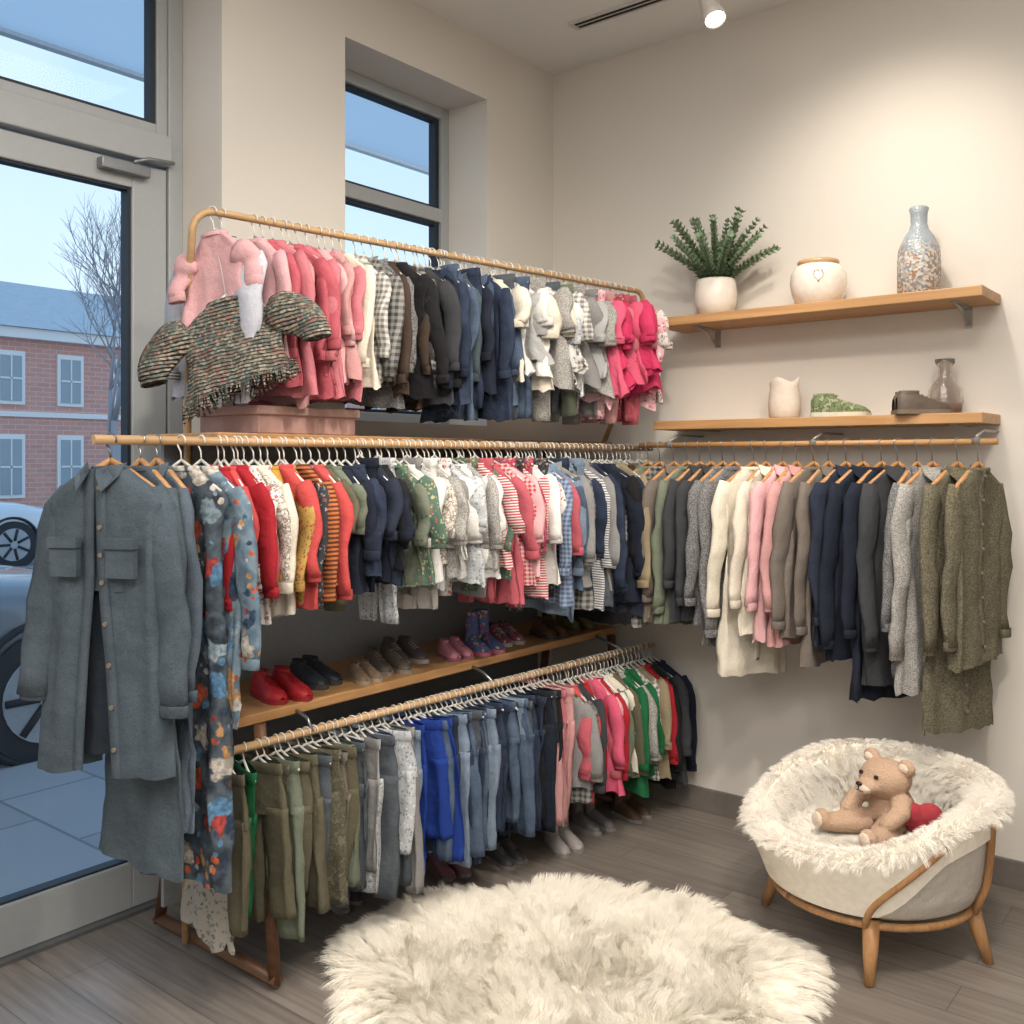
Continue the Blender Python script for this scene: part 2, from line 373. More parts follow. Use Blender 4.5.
def building():
    e=empty('brick_building')
    m,nt,pr=newmat('brick'); tc=N(nt,'ShaderNodeTexCoord'); sp=N(nt,'ShaderNodeSeparateXYZ'); cb=N(nt,'ShaderNodeCombineXYZ')
    nt.links.new(tc.outputs['Object'],sp.inputs[0]); nt.links.new(sp.outputs[1],cb.inputs[0]); nt.links.new(sp.outputs[2],cb.inputs[1])
    br=N(nt,'ShaderNodeTexBrick'); br.inputs['Scale'].default_value=1; br.inputs['Brick Width'].default_value=.4; br.inputs['Row Height'].default_value=.14; br.inputs['Mortar Size'].default_value=.01
    br.inputs['Color1'].default_value=lin((216,160,146)); br.inputs['Color2'].default_value=lin((204,150,138)); br.inputs['Mortar'].default_value=lin((216,190,180))  # brick tones paled, distance haze put into the colour
    nt.links.new(cb.outputs[0],br.inputs['Vector']); nt.links.new(br.outputs['Color'],pr.inputs['Base Color']); pr.inputs['Roughness'].default_value=.9
    trim=simple('bldg_trim',(236,234,232),.7); roof=simple('slate_roof',(180,188,194),.7,bscale=4); gw=simple('bldg_window',(150,164,174),.2)
    b=MB(); X=-26; E=5.0
    b.box(-34,X,-8,30,-.2,E,0); b.box(-34.2,X+.3,-8.2,30.2,E,E+.3,1); b.box(X-.05,X+.07,-8,30,2.75,2.9,1)
    k=len(b.v); b.v+= [(X+.4,-8.4,E+.3),(X+.4,30.4,E+.3),(-34.4,30.4,E+.3),(-34.4,-8.4,E+.3),(-30,-4,7.3),(-30,26,7.3)]
    for f in ((0,1,5,4),(1,2,5),(2,3,4,5),(3,0,4)): b.f.append(tuple(k+i for i in f)); b.m.append(2); b.sm.append(False)
    b.box(-29,-28,17,17.8,6.4,7.6,0)
    for row,(za,zb) in enumerate(((.5,2.1),(3.2,4.5))):
        y=-7
        while y<29:
            b.box(X-.02,X+.06,y-.1,y+.7,za-.1,zb+.14,1)
            b.box(X+.04,X+.08,y,y+.6,za,zb,3); b.box(X+.07,X+.1,y+.28,y+.32,za,zb,1); b.box(X+.07,X+.1,y,y+.6,(za+zb)/2-.025,(za+zb)/2+.025,1)
            y+=1.75
    b.obj('facade',[m,trim,roof,gw],e)
building()
def tree(x,y):
    b=MB(); r=random.Random(9)
    def br(p,d,L,rad,lv):
        q=p+d*L*.5+Vector((r.uniform(-.1,.1),r.uniform(-.1,.1),0))*L*.3; e=p+d*L
        b.tube([p,q,e],[rad,rad*.85,rad*.65],5)
        if lv==0: return
        for k in range(3 if lv>1 else 4):
            nd=(d+Vector((r.uniform(-.75,.75),r.uniform(-.75,.75),r.uniform(.0,.5)))).normalized()
            br(e if k<2 else q,nd,L*r.uniform(.66,.82),rad*.58,lv-1)
    br(Vector((0,0,0)),Vector((0,0,1)),2.6,.12,6)
    b.obj('bare_tree',[simple('bark',(164,158,162),.9)],loc=(x,y,-.2))
tree(-18.4,8.0)
def car(nm,loc,rot,paint):
    e=empty(nm,loc,rot)
    b=MB()
    def ring(y,hw,z0,z1,p=.45,n=28):
        out=[]
        for j in range(n):
            a=2*math.pi*j/n; c,s_=math.cos(a),math.sin(a)
            out.append((hw*math.copysign(abs(c)**p,c),y,(z0+z1)/2+(z1-z0)/2*math.copysign(abs(s_)**p,s_)))
        return out
    st=[(0,.55,.38,.62),(-.05,.72,.3,.78),(-.2,.84,.24,.9),(-.6,.89,.22,.98),(-1.3,.91,.22,1.04),(-2.2,.92,.22,1.05),(-3.4,.91,.22,1.06),(-4.0,.87,.25,1.04),(-4.25,.78,.3,.98),(-4.33,.6,.38,.8)]
    b.loft([ring(*s_) for s_ in st],0,True,True)
    st=[(-1.15,.6,.95,1.04,.6),(-1.6,.68,.95,1.3,.6),(-2.0,.66,.95,1.46,.6),(-2.9,.66,.95,1.47,.6),(-3.6,.64,.95,1.34,.6),(-4.0,.6,.95,1.05,.6)]
    b.loft([ring(*s_) for s_ in st],1,True,True)
    st=[(-1.95,.5,1.42,1.475,.5),(-2.9,.52,1.43,1.485,.5),(-3.2,.5,1.38,1.44,.5)]
    b.loft([ring(*s_) for s_ in st],0,True,True)
    for sx in(-1,1):
        for y in(-.78,-3.45):
            n=28
            for k,(x0,x1,rr,mm) in enumerate(((.72,.93,.36,2),(.90,.938,.25,3),(.938,.95,.06,3))):
                b.loft([[(sx*x,y+rr*math.cos(2*math.pi*j/n),.34+rr*math.sin(2*math.pi*j/n)) for j in range(n)] for x in(x0,x1)],mm,True,True)
            b.loft([[(sx*x,y+rr*math.cos(2*math.pi*j/n),.36+rr*math.sin(2*math.pi*j/n)) for j in range(n)] for x,rr in((.86,.41),(.925,.41),(.93,.38),(.88,.37))],2)
            for k in range(7):
                a=2*math.pi*(k+.5)/7; b.tube([(sx*.942,y+.06*math.cos(a),.34+.06*math.sin(a)),(sx*.942,y+.24*math.cos(a),.34+.24*math.sin(a))],.022,6,2)
        b.ell((sx*.62,-.08,.68),(.16,.07,.07),4,10)
        b.box(sx*.915-.01,sx*.915+.01,-3.0,-1.5,.62,.64,1)
    b.obj('car_body',[paint,simple('car_glass',(60,74,88),.1,coat=.5),simple('tyre',(46,48,52),.8),simple('alloy',(160,166,172),.35,.3),simple('headlight',(220,225,230),.2)],e)
car('car',(-3.5,-.40,-.14),(0,0,0),simple('car_paint_slate',(112,118,126),.25,.2,coat=.8,var=.02))
car('car',(-13.5,3.9,-.14),(0,0,0),simple('car_paint_silver',(206,210,215),.3,.1,coat=.8,var=.02))

# ---------------------------------------------------------------- rack
OAK=wood('oak_wood',(160,118,74),(188,146,100),'Y')
OAKX=wood('oak_wood_x',(164,124,80),(192,150,104),'X')
DWOOD=wood('walnut_wood',(88,60,42),(120,84,60),'X')
BRASS=wood('rod_wood',(170,136,96),(194,160,118),'Y')
rack=empty('clothing_rack')
TA,TB=Vector((.30,-2.08,2.23)),Vector((.62,-.25,2.21))
MA,MBp=Vector((.5,-2.56,1.55)),Vector((.6,-.10,1.55))
BA,BBp=Vector((.5,-2.19,.70)),Vector((.6,-.08,.70))
b=MB()
dT=(TB-TA).normalized()
def arcpts(c,d,up,r,n=7): return [c+d*(r*math.sin(math.pi/2*i/n))+up*(-r*(1-math.cos(math.pi/2*i/n))) for i in range(n+1)]
pL=arcpts(TA,-dT,Vector((0,0,1)),.07); pR=arcpts(TB,dT,Vector((0,0,1)),.04)
path=[Vector((.13,-2.07,.02)),Vector((.15,-2.075,1.6)),Vector((.20,-2.10,1.95)),Vector((.24,-2.125,2.08))]+list(reversed(pL))+pR+[Vector((.56,-.17,1.9)),Vector((.40,-.17,1.57))]
b.tube(path,.011,10)
b.tube([MA,MBp],.0125,10); b.tube([BA,BBp],.012,10)
b.obj('rails',[BRASS],rack)
b=MB(); 
b.box(.06,.43,-2.16,-.14,1.552,1.578); b.box(.06,.45,-2.18,-.14,.74,.77); b.obj('shelves',[OAK],rack,bevel=.004)
b=MB(); b.box(.045,.06,-2.1,-.2,.12,1.55); b.obj('back_panel',[simple('slate_panel',(140,144,148),.8)],rack)
b=MB()
for y in(-2.04,-.2):
    b.tube([(.53,y,.02),(.46,y-.0,.74)],.022,4); b.tube([(-.06,y,.02),(.10,y,.74)] if y<-1 else [(.03,y,.02),(.12,y,.74)],.022,4)
    b.tube([(-.07 if y<-1 else .02,y,.03),(.54,y,.03)],.024,4); b.tube([(.26,y,.03),(.26,y,.3)],.016,4)
    b.tube([(.1,y,.77),(.1,y,1.552)],.014,4)
b.obj('legs',[DWOOD],rack)
b=MB()
for y in(-1.9,-1.1,-.3):
    b.tube([(.44,y,1.56),(.49+.02*(y+2.2),y,1.56),(.50+.04*(y+2.5),y,1.55)],.006,6); b.tube([(.43,y,.755),(.5,y,.735),(.51+.045*(y+2.2),y,.70)],.006,6)
b.obj('rail_brackets',[STEEL],rack)

# ---------------------------------------------------------------- garments
WHITEH=simple('hanger_white_plastic',(214,214,208),.4)
WOODH=wood('hanger_wood',(166,118,72),(195,148,98),'X',3)
METAL=simple('hanger_hook_metal',(165,165,168),.3,.9)
BTN=simple('button',(120,112,100),.4)
def hanger(mb,Wd,hm,wm,z0,drop=.055):
    p=[(.015*math.cos(math.radians(a)),0,.015*math.sin(math.radians(a))) for a in range(-25,181,25)]
    p=p+[(-.013,0,-.012),(-.002,0,-.028),(0,0,min(-.04,z0+.02))]
    mb.tube(p,.0021,6,hm)
    r=.0038 if hm==wm else .008
    zs=min(-.035,z0+.022)
    for sx in(-1,1):
        mb.tube([(0,0,zs),(sx*Wd*.4,0,z0-.012),(sx*Wd*.9,0,z0-drop)],[r,r*1.1,r*.9],6,wm)
def fold(x,y,z,sd,kx=17,kz=1.9):
    return noise.noise(Vector((x*kx+sd*3.1,y*1.4+sd,z*kz)))+.5*noise.noise(Vector((x*kx*2.2+sd,y*1.4-sd,z*kz*1.4)))
def g_top(mb,L,Wd,slv,slr,hem,d,sd,z0=-.072,A=.026,nt=36,collar=0,placket=0,rag=0.0,fringe=0,coff=0,swing=None):
    offs=[0,.007,.018,.032,.046,.058,.072,.09,.115,.15]
    k=max(4,int((L-.15)/.028))
    offs+= [.15+(L-.15)*(i+1)/k for i in range(k)]
    offs+=[L-.004] ; offs=sorted(offs)
    tilt=random.uniform(-.16,.16)
    hwf=lambda o: np.interp(o,[0,.018,.045,.068,.09,.14,max(.2,L*.5),L],[.34*Wd,.52*Wd,.78*Wd,.95*Wd,Wd,.86*Wd,Wd*(.84+.4*(hem-.86)),Wd*hem])
    hdf=lambda o: np.interp(o,[0,.03,.06,.15,L],[.022,.017,.014,d,d*1.3])
    def pt(o,th):
        c,s_=math.cos(th),math.sin(th)
        hw,hd=hwf(o),hdf(o)
        x=hw*math.copysign(abs(c)**.85,c); y=hd*math.copysign(abs(s_)**.7,s_)
        pr_=min(1,o/.25)
        z=z0-o
        f=fold(x,s_,z,sd)+.3*noise.noise(Vector((x*24,s_+sd,z*16)))
        y+=A*(.2+.8*pr_)*f
        x+=.022*pr_*noise.noise(Vector((s_*2,sd,z*7)))*abs(c)
        if o>L*.9: z+=rag*noise.noise(Vector((x*20,s_*2,sd)))
        z+=tilt*x*pr_*o/L
        return (x,y,z)
    th=[2*math.pi*j/nt for j in range(nt)]
    mb.loft([[pt(o,t) for t in th] for o in offs],0)
    mb.loft([[(.37*Wd*f*math.cos(t),.026*f*math.sin(t),z0+dz) for t in th] for f,dz in((1.02,-.006),(1.05,.003),(.98,.007),(.88,.001))],1)
    if fringe:
        for j in range(nt*3):
            t=2*math.pi*j/(nt*3); p=Vector(pt(L,t)); q=p+Vector((random.uniform(-.01,.01),random.uniform(-.006,.006),-fringe*random.uniform(.7,1.2)))
            mb.tube([p+Vector((0,0,.01)),(p+q)/2+Vector((random.uniform(-.005,.005),0,0)),q],.0028,4,0)
    if slv>0:
        n=10
        for sx in(-1,1):
            P=[];R=[]
            sw=.10*random.uniform(.0,.9) if swing is None else swing
            yo=random.uniform(-.05,.02); ln=slv*random.uniform(.93,1.04)
            for i in range(n):
                t=i/(n-1)
                P.append((sx*(Wd*(.78+.12*min(1,t*4))+ (sw*.3+.018)*math.sin(t*1.5)),yo*t+.006*math.sin(t*9+sd),z0-.072-ln*t+ .02*(1-t)))
                R.append(slr*(1-.33*t)*(.7 if i==0 else 1))
            mb.tube(P,R,12,0,.5,True,nz=sd+sx)
            e=Vector(P[-1]); R2=R[-1]; 
            mb.loft([[e+Vector((R2*k_*math.cos(a),R2*.52*k_*math.sin(a),dz)) for a in th[::3]] for k_,dz in((1.0,.016),(1.04,.014),(1.05,-.012),(.94,-.014),(.9,-.0))],1)
    if collar:
        for sx in(-1,1):
            q=[(sx*.010,-.034-coff,z0+.0),(sx*.40*Wd,-.004-coff*.3,z0+.016),(sx*.43*Wd,-.022-coff,z0-.018),(sx*.24*Wd,-.05-coff,z0-.055),(sx*.012,-.040-coff,z0-.014)]
            k=len(mb.v); mb.v.extend(q); mb.v.extend([(a,bb-.004,c-.0) for a,bb,c in q])
            mb.f+= [tuple(k+i for i in range(5)),tuple(k+5+i for i in range(5))]+[(k+i,k+(i+1)%5,k+5+(i+1)%5,k+5+i) for i in range(5)]
            mb.m+=[1]*7; mb.sm+=[False]*7
    if placket:
        os_=[o for o in offs if o<=L*placket]
        ring=[]
        for o in os_:
            x,y,z=pt(o,-math.pi/2)
            ring.append([(-.013,y-.001,z),(-.012,y-.006,z),(.012,y-.006,z),(.013,y-.001,z)])
        mb.loft(ring,1,closed=False)
        nb=max(3,int(L*placket/.075))
        for i in range(nb):
            o=.02+(L*placket-.04)*i/(nb-1); x,y,z=pt(o,-math.pi/2)
            mb.loft([[(.006*math.cos(a),y-yy,z+.006*math.sin(a)) for a in th[::4]] for yy in(.005,.010)],3,True,True)
def g_jacket(mb,L,Wd,sd,z0,gap0,gap1):
    """open shirt layer: two free front panels with button bands and chest pockets, worn over an inner dress"""
    nt=20
    offs=[0,.02,.045,.07,.09,.14]+[.14+(L-.14)*(i+1)/18 for i in range(18)]
    hwf=lambda o: np.interp(o,[0,.02,.045,.07,.09,.14,L*.5,L],[.36*Wd,.55*Wd,.8*Wd,.97*Wd,1.02*Wd,.92*Wd,1.0*Wd,1.22*Wd])
    for sx in(-1,1):
        rings=[]; band=[]; front=[]
        for o in offs:
            hw=hwf(o); g=.004+np.interp(o,[0,L*.42,L],[0,gap0,gap1]); r=[]
            for j in range(nt+1):
                t=j/nt; a=-math.pi/2+t*math.pi
                xx=g+(hw-g)*max(0,math.cos(a))**.85
                yy=.042*math.copysign(abs(math.sin(a))**.7,math.sin(a))
                f=fold(xx*sx,math.sin(a),z0-o,sd+sx*4)
                r.append((sx*xx,yy+.022*min(1,o/.25)*f-.012,z0-o+.02*noise.noise(Vector((xx*12,sx,sd)))*min(1,o/L)))
            rings.append(r)
            x,y,z=r[0]; x2,y2,z2=r[3]
            band.append([(x-sx*.003,y-.002,z),(x-sx*.002,y-.008,z),(x+sx*.022,y-.008,z),(x+sx*.023,y-.001,z)])
            front.append((x,y,z))
        mb.loft(rings,0,closed=False)
        mb.loft(band,1,closed=False)
        if sx>0:
            for o in(.04,.12,.20,.28,.36,.46,.56,.66):
                i=min(range(len(offs)),key=lambda q:abs(offs[q]-o)); x,y,z=front[i]
                mb.loft([[(x+.010+.006*math.cos(a),y-yy,z+.006*math.sin(a)) for a in [2*math.pi*q/9 for q in range(9)]] for yy in(.008,.013)],3,True,True)
        # chest pocket with flap
        px=sx*Wd*.5
        mb.box(px-.038,px+.038,-.075,-.058,z0-.26,z0-.17,1); mb.box(px-.041,px+.041,-.081,-.060,z0-.19,z0-.165,1)
def g_pants(mb,L,Wd,d,sd,z0=-.045,A=.020):
    nt=24; th=[2*math.pi*j/nt for j in range(nt)]
    cr=max(.14,.26*L)
    tl=random.uniform(-.05,.05)
    def pt(cx,hw,hd,z,t,kk=0):
        c,s_=math.cos(t),math.sin(t)
        x=cx+hw*math.copysign(abs(c)**.8,c); y=hd*math.copysign(abs(s_)**.8,s_)
        y+=A*min(1,(z0-z)/.15+.2)*(fold(x,s_,z,sd)+.3*noise.noise(Vector((x*22,s_+sd,z*18))))
        x+=.014*noise.noise(Vector((s_,sd,z*7+kk)))+tl*(z0-z)
        return (x,y,z)
    mb.loft([[pt(0,Wd*w,d*h,z0-o,t) for t in th] for o,w,h in((0,.86,.7),(.004,.9,.8),(.03,.9,.85),(.034,.88,.9),(.09,.97,1.1),(cr,1.0,1.15))],0)
    mb.loft([[pt(0,Wd*w,d*h,z0-o,t) for t in th] for o,w,h in((-.002,.9,.85),(.0,.93,.95),(.028,.93,.98),(.03,.89,.9))],1)
    k=14
    for sx in(-1,1):
        yo=random.uniform(-.015,.015); le=random.uniform(-.02,.02)
        mb.loft([[tuple(Vector(pt(sx*Wd*(.5+.04*i/k),Wd*(.5-.12*i/k),d*(1.1-.1*i/k),z0-cr+.02-(L-cr+.02+le)*i/k,t,sx))+Vector((0,yo*i/k,0))) for t in th] for i in range(k+1)],0,True,True)
def garment(parent,nm,kind,sty,pos,yaw,L,Wd,hang='white',sd=None,tilt=0,tx=0,**kw):
    sd=random.uniform(0,50) if sd is None else sd
    b=MB()
    z0=kw.pop('z0',-.045 if kind=='pants' else -.072)
    hm=4 if hang=='wood' else 2
    hanger(b,Wd,hm,2,z0,.02 if kind=='pants' else .06)
    if kind=='top': g_top(b,L,Wd,kw.get('slv',.12),kw.get('slr',.045),kw.get('hem',1.05),kw.get('d',.016),sd,z0,collar=kw.get('collar',0),placket=kw.get('placket',0),A=kw.get('A',.026),rag=kw.get('rag',0.015),fringe=kw.get('fringe',0),swing=kw.get('swing',None))
    elif kind=='pants': g_pants(b,L,Wd,kw.get('d',.016),sd,z0)
    elif kind=='jacket':
        g_top(b,L*.40,Wd*.9,kw['slv'],kw['slr'],.9,.03,sd,z0,collar=1,coff=.03,swing=.16)
        g_jacket(b,L,Wd,sd,z0,kw['gap0'],kw['gap1'])
    elif kind=='onesie':
        g_top(b,L,Wd,kw.get('slv',.1),.038,.7,.02,sd,z0)
        for sx in(-1,1):
            b.tube([(sx*Wd*.4,0,z0-L+.03),(sx*Wd*.5,0,z0-L-.03),(sx*Wd*.5,0,z0-L-.07)],[.04,.045,.035],10,0,.6)
    f1=fabric(*sty) if isinstance(sty,tuple) and not isinstance(sty[0],int) else fabric(sty)
    acc=kw.get('acc',None)
    f2=fabric(*acc) if acc else f1
    o=b.obj(nm,[f1,f2,WHITEH if hang=='white' else WOODH,BTN,METAL],parent,pos,(tx,tilt,yaw))
    return o

P=dict(
 pink_l=((226,178,182),),pink_m=((204,124,134),),rose=((192,98,110),),dusty=((206,156,156),),hot=((210,64,106),),hot2=((222,98,128),),coral=((204,84,84),),
 cream=((228,221,205),),white=((228,228,225),),gray=((144,144,144),),lgray=((178,180,180),),char=((64,66,70),),black=((36,36,39),),navy=((35,41,55),),navy2=((44,51,67),),
 brown=((72,60,52),),olive=((100,96,79),),khaki=((154,141,115),),taupe=((120,112,105),),green=((34,102,64),),red=((170,42,52),),mustard=((190,150,66),),
 cobalt=((34,62,142),),slate=((84,96,108),'denim',(98,110,122)),tealg=((78,92,98),),sage=((118,126,110),),
 plaidg=((146,146,141),'plaid',(72,72,74),1.2),plaidw=((218,214,208),'plaid',(122,124,124),1.4),plaidp=((214,156,164),'plaid',(232,226,224),1.6),plaidb=((146,162,184),'plaid',(84,100,130),1.6),plaidr=((184,64,74),'plaid',(216,190,190),1.8),
 denim=((62,76,98),'denim',(92,110,132)),denimd=((38,46,64),'denim',(56,68,90)),deniml=((106,124,146),'denim',(140,156,174)),denimg=((72,78,86),'denim',(96,104,110)),
 strr=((222,214,212),'stripe',(184,72,82),2.4),stro=((186,110,64),'stripe',(96,60,46),1.8),strw=((222,220,216),'stripe',(110,116,130),2.4),strp=((228,220,220),'stripe',(206,124,148),2.4),
 flw=((228,222,218),'floral',(186,108,114),1.3,(134,142,154)),flp=((228,188,194),'floral',(206,112,134),1.3,(242,226,228)),flo=((186,150,84),'floral',(158,88,62),1.3,(112,116,86)),
 flb=((60,64,70),'floral',(150,144,138),1.4,(126,84,74)),flg=((188,192,196),'floral',(132,140,152),1.6,(216,218,220)),flr=((176,72,96),'floral',(210,180,136),1.3,(110,140,146)),
 flgr=((86,114,100),'floral',(176,170,132),1.4,(166,104,104)),leop=((210,203,192),'camo',(146,137,128),3.0,(228,224,216)),
 camo=((98,95,80),'camo',(86,84,69),2.2,(112,109,92)),tweed=((88,90,92),'tweed',(140,140,140),1.0,(112,112,114)),tweedo=((88,84,70),'tweed',(122,117,99),.9,(104,99,83)),tweedg=((134,133,130),'tweed',(178,177,172),1.0,(156,154,151)),
 knit=((116,116,110),'knit',(196,190,172),1.0,(152,146,132)),space=((46,54,64),'space',(86,98,108),1.0,(116,88,78)),space2=((88,110,128),'space',(124,144,158),1.2,(150,110,104)),
)
def row(parentname,A_,B_,segs,kindnames):
    e=empty(parentname)
    for seg in segs:
        s0,s1,n,styles,kind,L,Wd,kw=seg
        for i in range(n):
            s=s0+(s1-s0)*(i+.5+random.uniform(-.25,.25))/n
            st=styles[i%len(styles)]
            p=A_.lerp(B_,s)
            k=dict(kw)
            Lr=L*random.uniform(.85,1.13); Wr=Wd*random.uniform(.86,1.14)
            if 'slv' in k: k['slv']*=random.uniform(.8,1.1)
            garment(e,kindnames.get(kind,'garment')+'_%d'%(len(e.children)+1),kind,P[st],p,math.radians(random.uniform(-16,16))+k.pop('yaw',0),Lr,Wr,tilt=math.radians(random.uniform(-5,5)),**k)
    return e
KN={'top':'shirt','pants':'trousers','onesie':'romper'}
row('hanging_baby_clothes',TA,TB,[
 (.06,.24,11,['pink_l','rose','pink_m','dusty','rose','pink_m','rose','pink_l','pink_m','dusty','cream'],'top',.46,.135,dict(slv=.25,slr=.036,hem=1.2)),
 (.25,.31,3,['plaidw','plaidg','tweed'],'top',.45,.14,dict(slv=.28,slr=.038,collar=1)),
 (.31,.38,4,['brown','black','char','brown'],'top',.46,.14,dict(slv=.30,slr=.038)),
 (.38,.435,4,['plaidg','char','navy','black'],'top',.47,.14,dict(slv=.3,slr=.04)),
 (.435,.555,7,['denimd','denim','denim','tealg','navy','denim','denimd'],'top',.46,.13,dict(slv=.28,slr=.038,collar=1)),
 (.56,.70,8,['cream','white','lgray','cream','white','tweedg','cream','white'],'top',.35,.155,dict(slv=.11,slr=.055,hem=1.3,A=.038,rag=.04)),
 (.70,.80,6,['plaidw','flg','gray','white','tweedg','lgray'],'top',.35,.155,dict(slv=.12,slr=.055,hem=1.25,A=.038,rag=.03)),
 (.80,.95,9,['flp','hot2','hot','pink_m','hot','hot2','hot','pink_m','hot'],'top',.35,.16,dict(slv=.12,slr=.055,hem=1.3,A=.038,rag=.04)),
 (.95,.995,2,['flp','flw'],'top',.42,.15,dict(slv=.14,slr=.05,hem=1.15)),
],KN)
e2=empty('hanging_baby_trousers')
for s,st in((.45,'denim'),(.5,'denimd'),(.58,'denimg'),(.62,'denim'),(.66,'tweedg'),(.70,'denimg'),(.74,'sage'),(.78,'tweedg'),(.82,'gray'),(.84,'flp'),(.87,'dusty'),(.90,'flr'),(.92,'rose'),(.94,'rose')):
    garment(e2,'trousers_%d'%(len(e2.children)+1),'pants',P[st],TA.lerp(TB,s),math.radians(random.uniform(-5,5)),.51,.095)
e=empty('knit_poncho')
garment(e,'poncho_body','top',P['knit'],TA.lerp(TB,0)+Vector((.0,-.012,0)),math.radians(32),.255,.165,hem=1.04,slv=.10,slr=.06,A=.030,z0=-.285,tilt=math.radians(-13),tx=math.radians(-8),rag=.02,fringe=.03,swing=.3,d=.024)
e=empty('ruffled_baby_dress')
garment(e,'dress_body','top',((204,207,219),),TA.lerp(TB,.012),math.radians(4),.48,.165,hem=1.1,slv=.34,slr=.06,A=.036,rag=.03,acc=P['strw'],tilt=math.radians(6))
e=empty('pale_pink_top')
garment(e,'top_body','top',P['pink_l'],TA.lerp(TB,0.0)+Vector((0,-.01,0)),math.radians(14),.34,.12,hem=1.25,slv=.10,slr=.045,A=.036,tilt=math.radians(-7))

row('hanging_toddler_clothes',MA,MBp,[
 (.137,.17,4,['red','coral','red','rose'],'top',.34,.13,dict(slv=.26,slr=.04)),
 (.17,.2,3,['flw','cream','leop'],'top',.40,.13,dict(slv=.24,slr=.038)),
 (.2,.235,3,['mustard','coral','flo'],'top',.36,.13,dict(slv=.28,slr=.038)),
 (.235,.27,3,['stro','flb','coral'],'top',.34,.13,dict(slv=.28,slr=.04)),
 (.27,.30,2,['olive','sage'],'onesie',.32,.12,dict()),
 (.30,.385,7,['navy','navy2','denimd','navy','navy2','black','navy'],'top',.33,.135,dict(slv=.16,slr=.046,hem=1.1)),
 (.385,.41,2,['flgr','sage'],'top',.36,.13,dict(slv=.18,slr=.045)),
 (.41,.51,9,['white','lgray','leop','tweedg','white','gray','flg','tweedg','white'],'top',.35,.14,dict(slv=.16,slr=.05,hem=1.15,A=.034)),
 (.51,.57,5,['tweedg','gray','strr','flp','flgr'],'top',.38,.14,dict(slv=.18,slr=.042)),
 (.57,.68,10,['rose','plaidr','pink_l','flr','strr','hot2','white','pink_m','flw','rose'],'top',.42,.14,dict(slv=.22,slr=.042)),
 (.68,.8,10,['plaidb','deniml','gray','denim','plaidg','deniml','denimd','strw','gray','denimg'],'top',.50,.15,dict(slv=.30,slr=.038,collar=1)),
 (.8,.865,5,['denimd','navy','navy','navy2','black'],'top',.56,.16,dict(slv=.38,slr=.045)),
 (.865,.93,5,['tweedg','khaki','khaki','brown','olive'],'top',.56,.16,dict(slv=.38,slr=.045)),
 (.93,1.0,4,['gray','sage','char','taupe'],'top',.58,.16,dict(slv=.38,slr=.045)),
],KN)
e=empty('hanging_leggings')
for s,st,L in((.34,'navy',.42),(.37,'flg',.5),(.42,'gray',.44),(.44,'white',.5),(.47,'flw',.46),(.52,'flgr',.46),(.55,'rose',.5),(.6,'flr',.52),(.62,'flb',.54),(.64,'flr',.5),(.67,'flb',.5),(.72,'denimd',.56),(.76,'deniml',.56)):
    garment(e,'leggings_%d'%(len(e.children)+1),'pants',P[st],MA.lerp(MBp,s),math.radians(random.uniform(-5,5)),L,.085)

e=empty('hanging_shirt_dress')
SD=((76,88,97),'denim',(90,102,112))
garment(e,'inner_dress','top',((50,58,67),),MA.lerp(MBp,.018),math.radians(24),.70,.135,hang='wood',slv=0,hem=1.2,A=.014,sd=9.0,d=.014)
garment(e,'open_jacket','jacket',SD,MA.lerp(MBp,.018),math.radians(24),.74,.158,hang='wood',sd=3.0,slv=.52,slr=.058,gap0=.012,gap1=.045)
e=empty('hanging_long_dress')
garment(e,'dress_body','top',((78,90,98),'denim',(88,100,108)),MA.lerp(MBp,.050),math.radians(4),1.0,.145,hang='wood',slv=.5,slr=.045,hem=1.15,A=.03)
e=empty('hanging_denim_dress')
garment(e,'dress_body','top',P['slate'],MA.lerp(MBp,.068),math.radians(0),.92,.15,hang='wood',slv=.5,slr=.045,hem=1.1,A=.03,collar=1)
e=empty('hanging_print_dress')
garment(e,'dress_body','top',P['space'],MA.lerp(MBp,.09)+Vector((.02,0,0)),math.radians(10),1.06,.155,slv=.0,slr=.045,hem=1.0,A=.034,tilt=math.radians(-1))
e=empty('hanging_print_pajamas')
garment(e,'pajama_top','top',P['space2'],MA.lerp(MBp,.115)+Vector((.015,0,0)),math.radians(3),.64,.165,slv=.45,slr=.045,hem=1.0,A=.034)

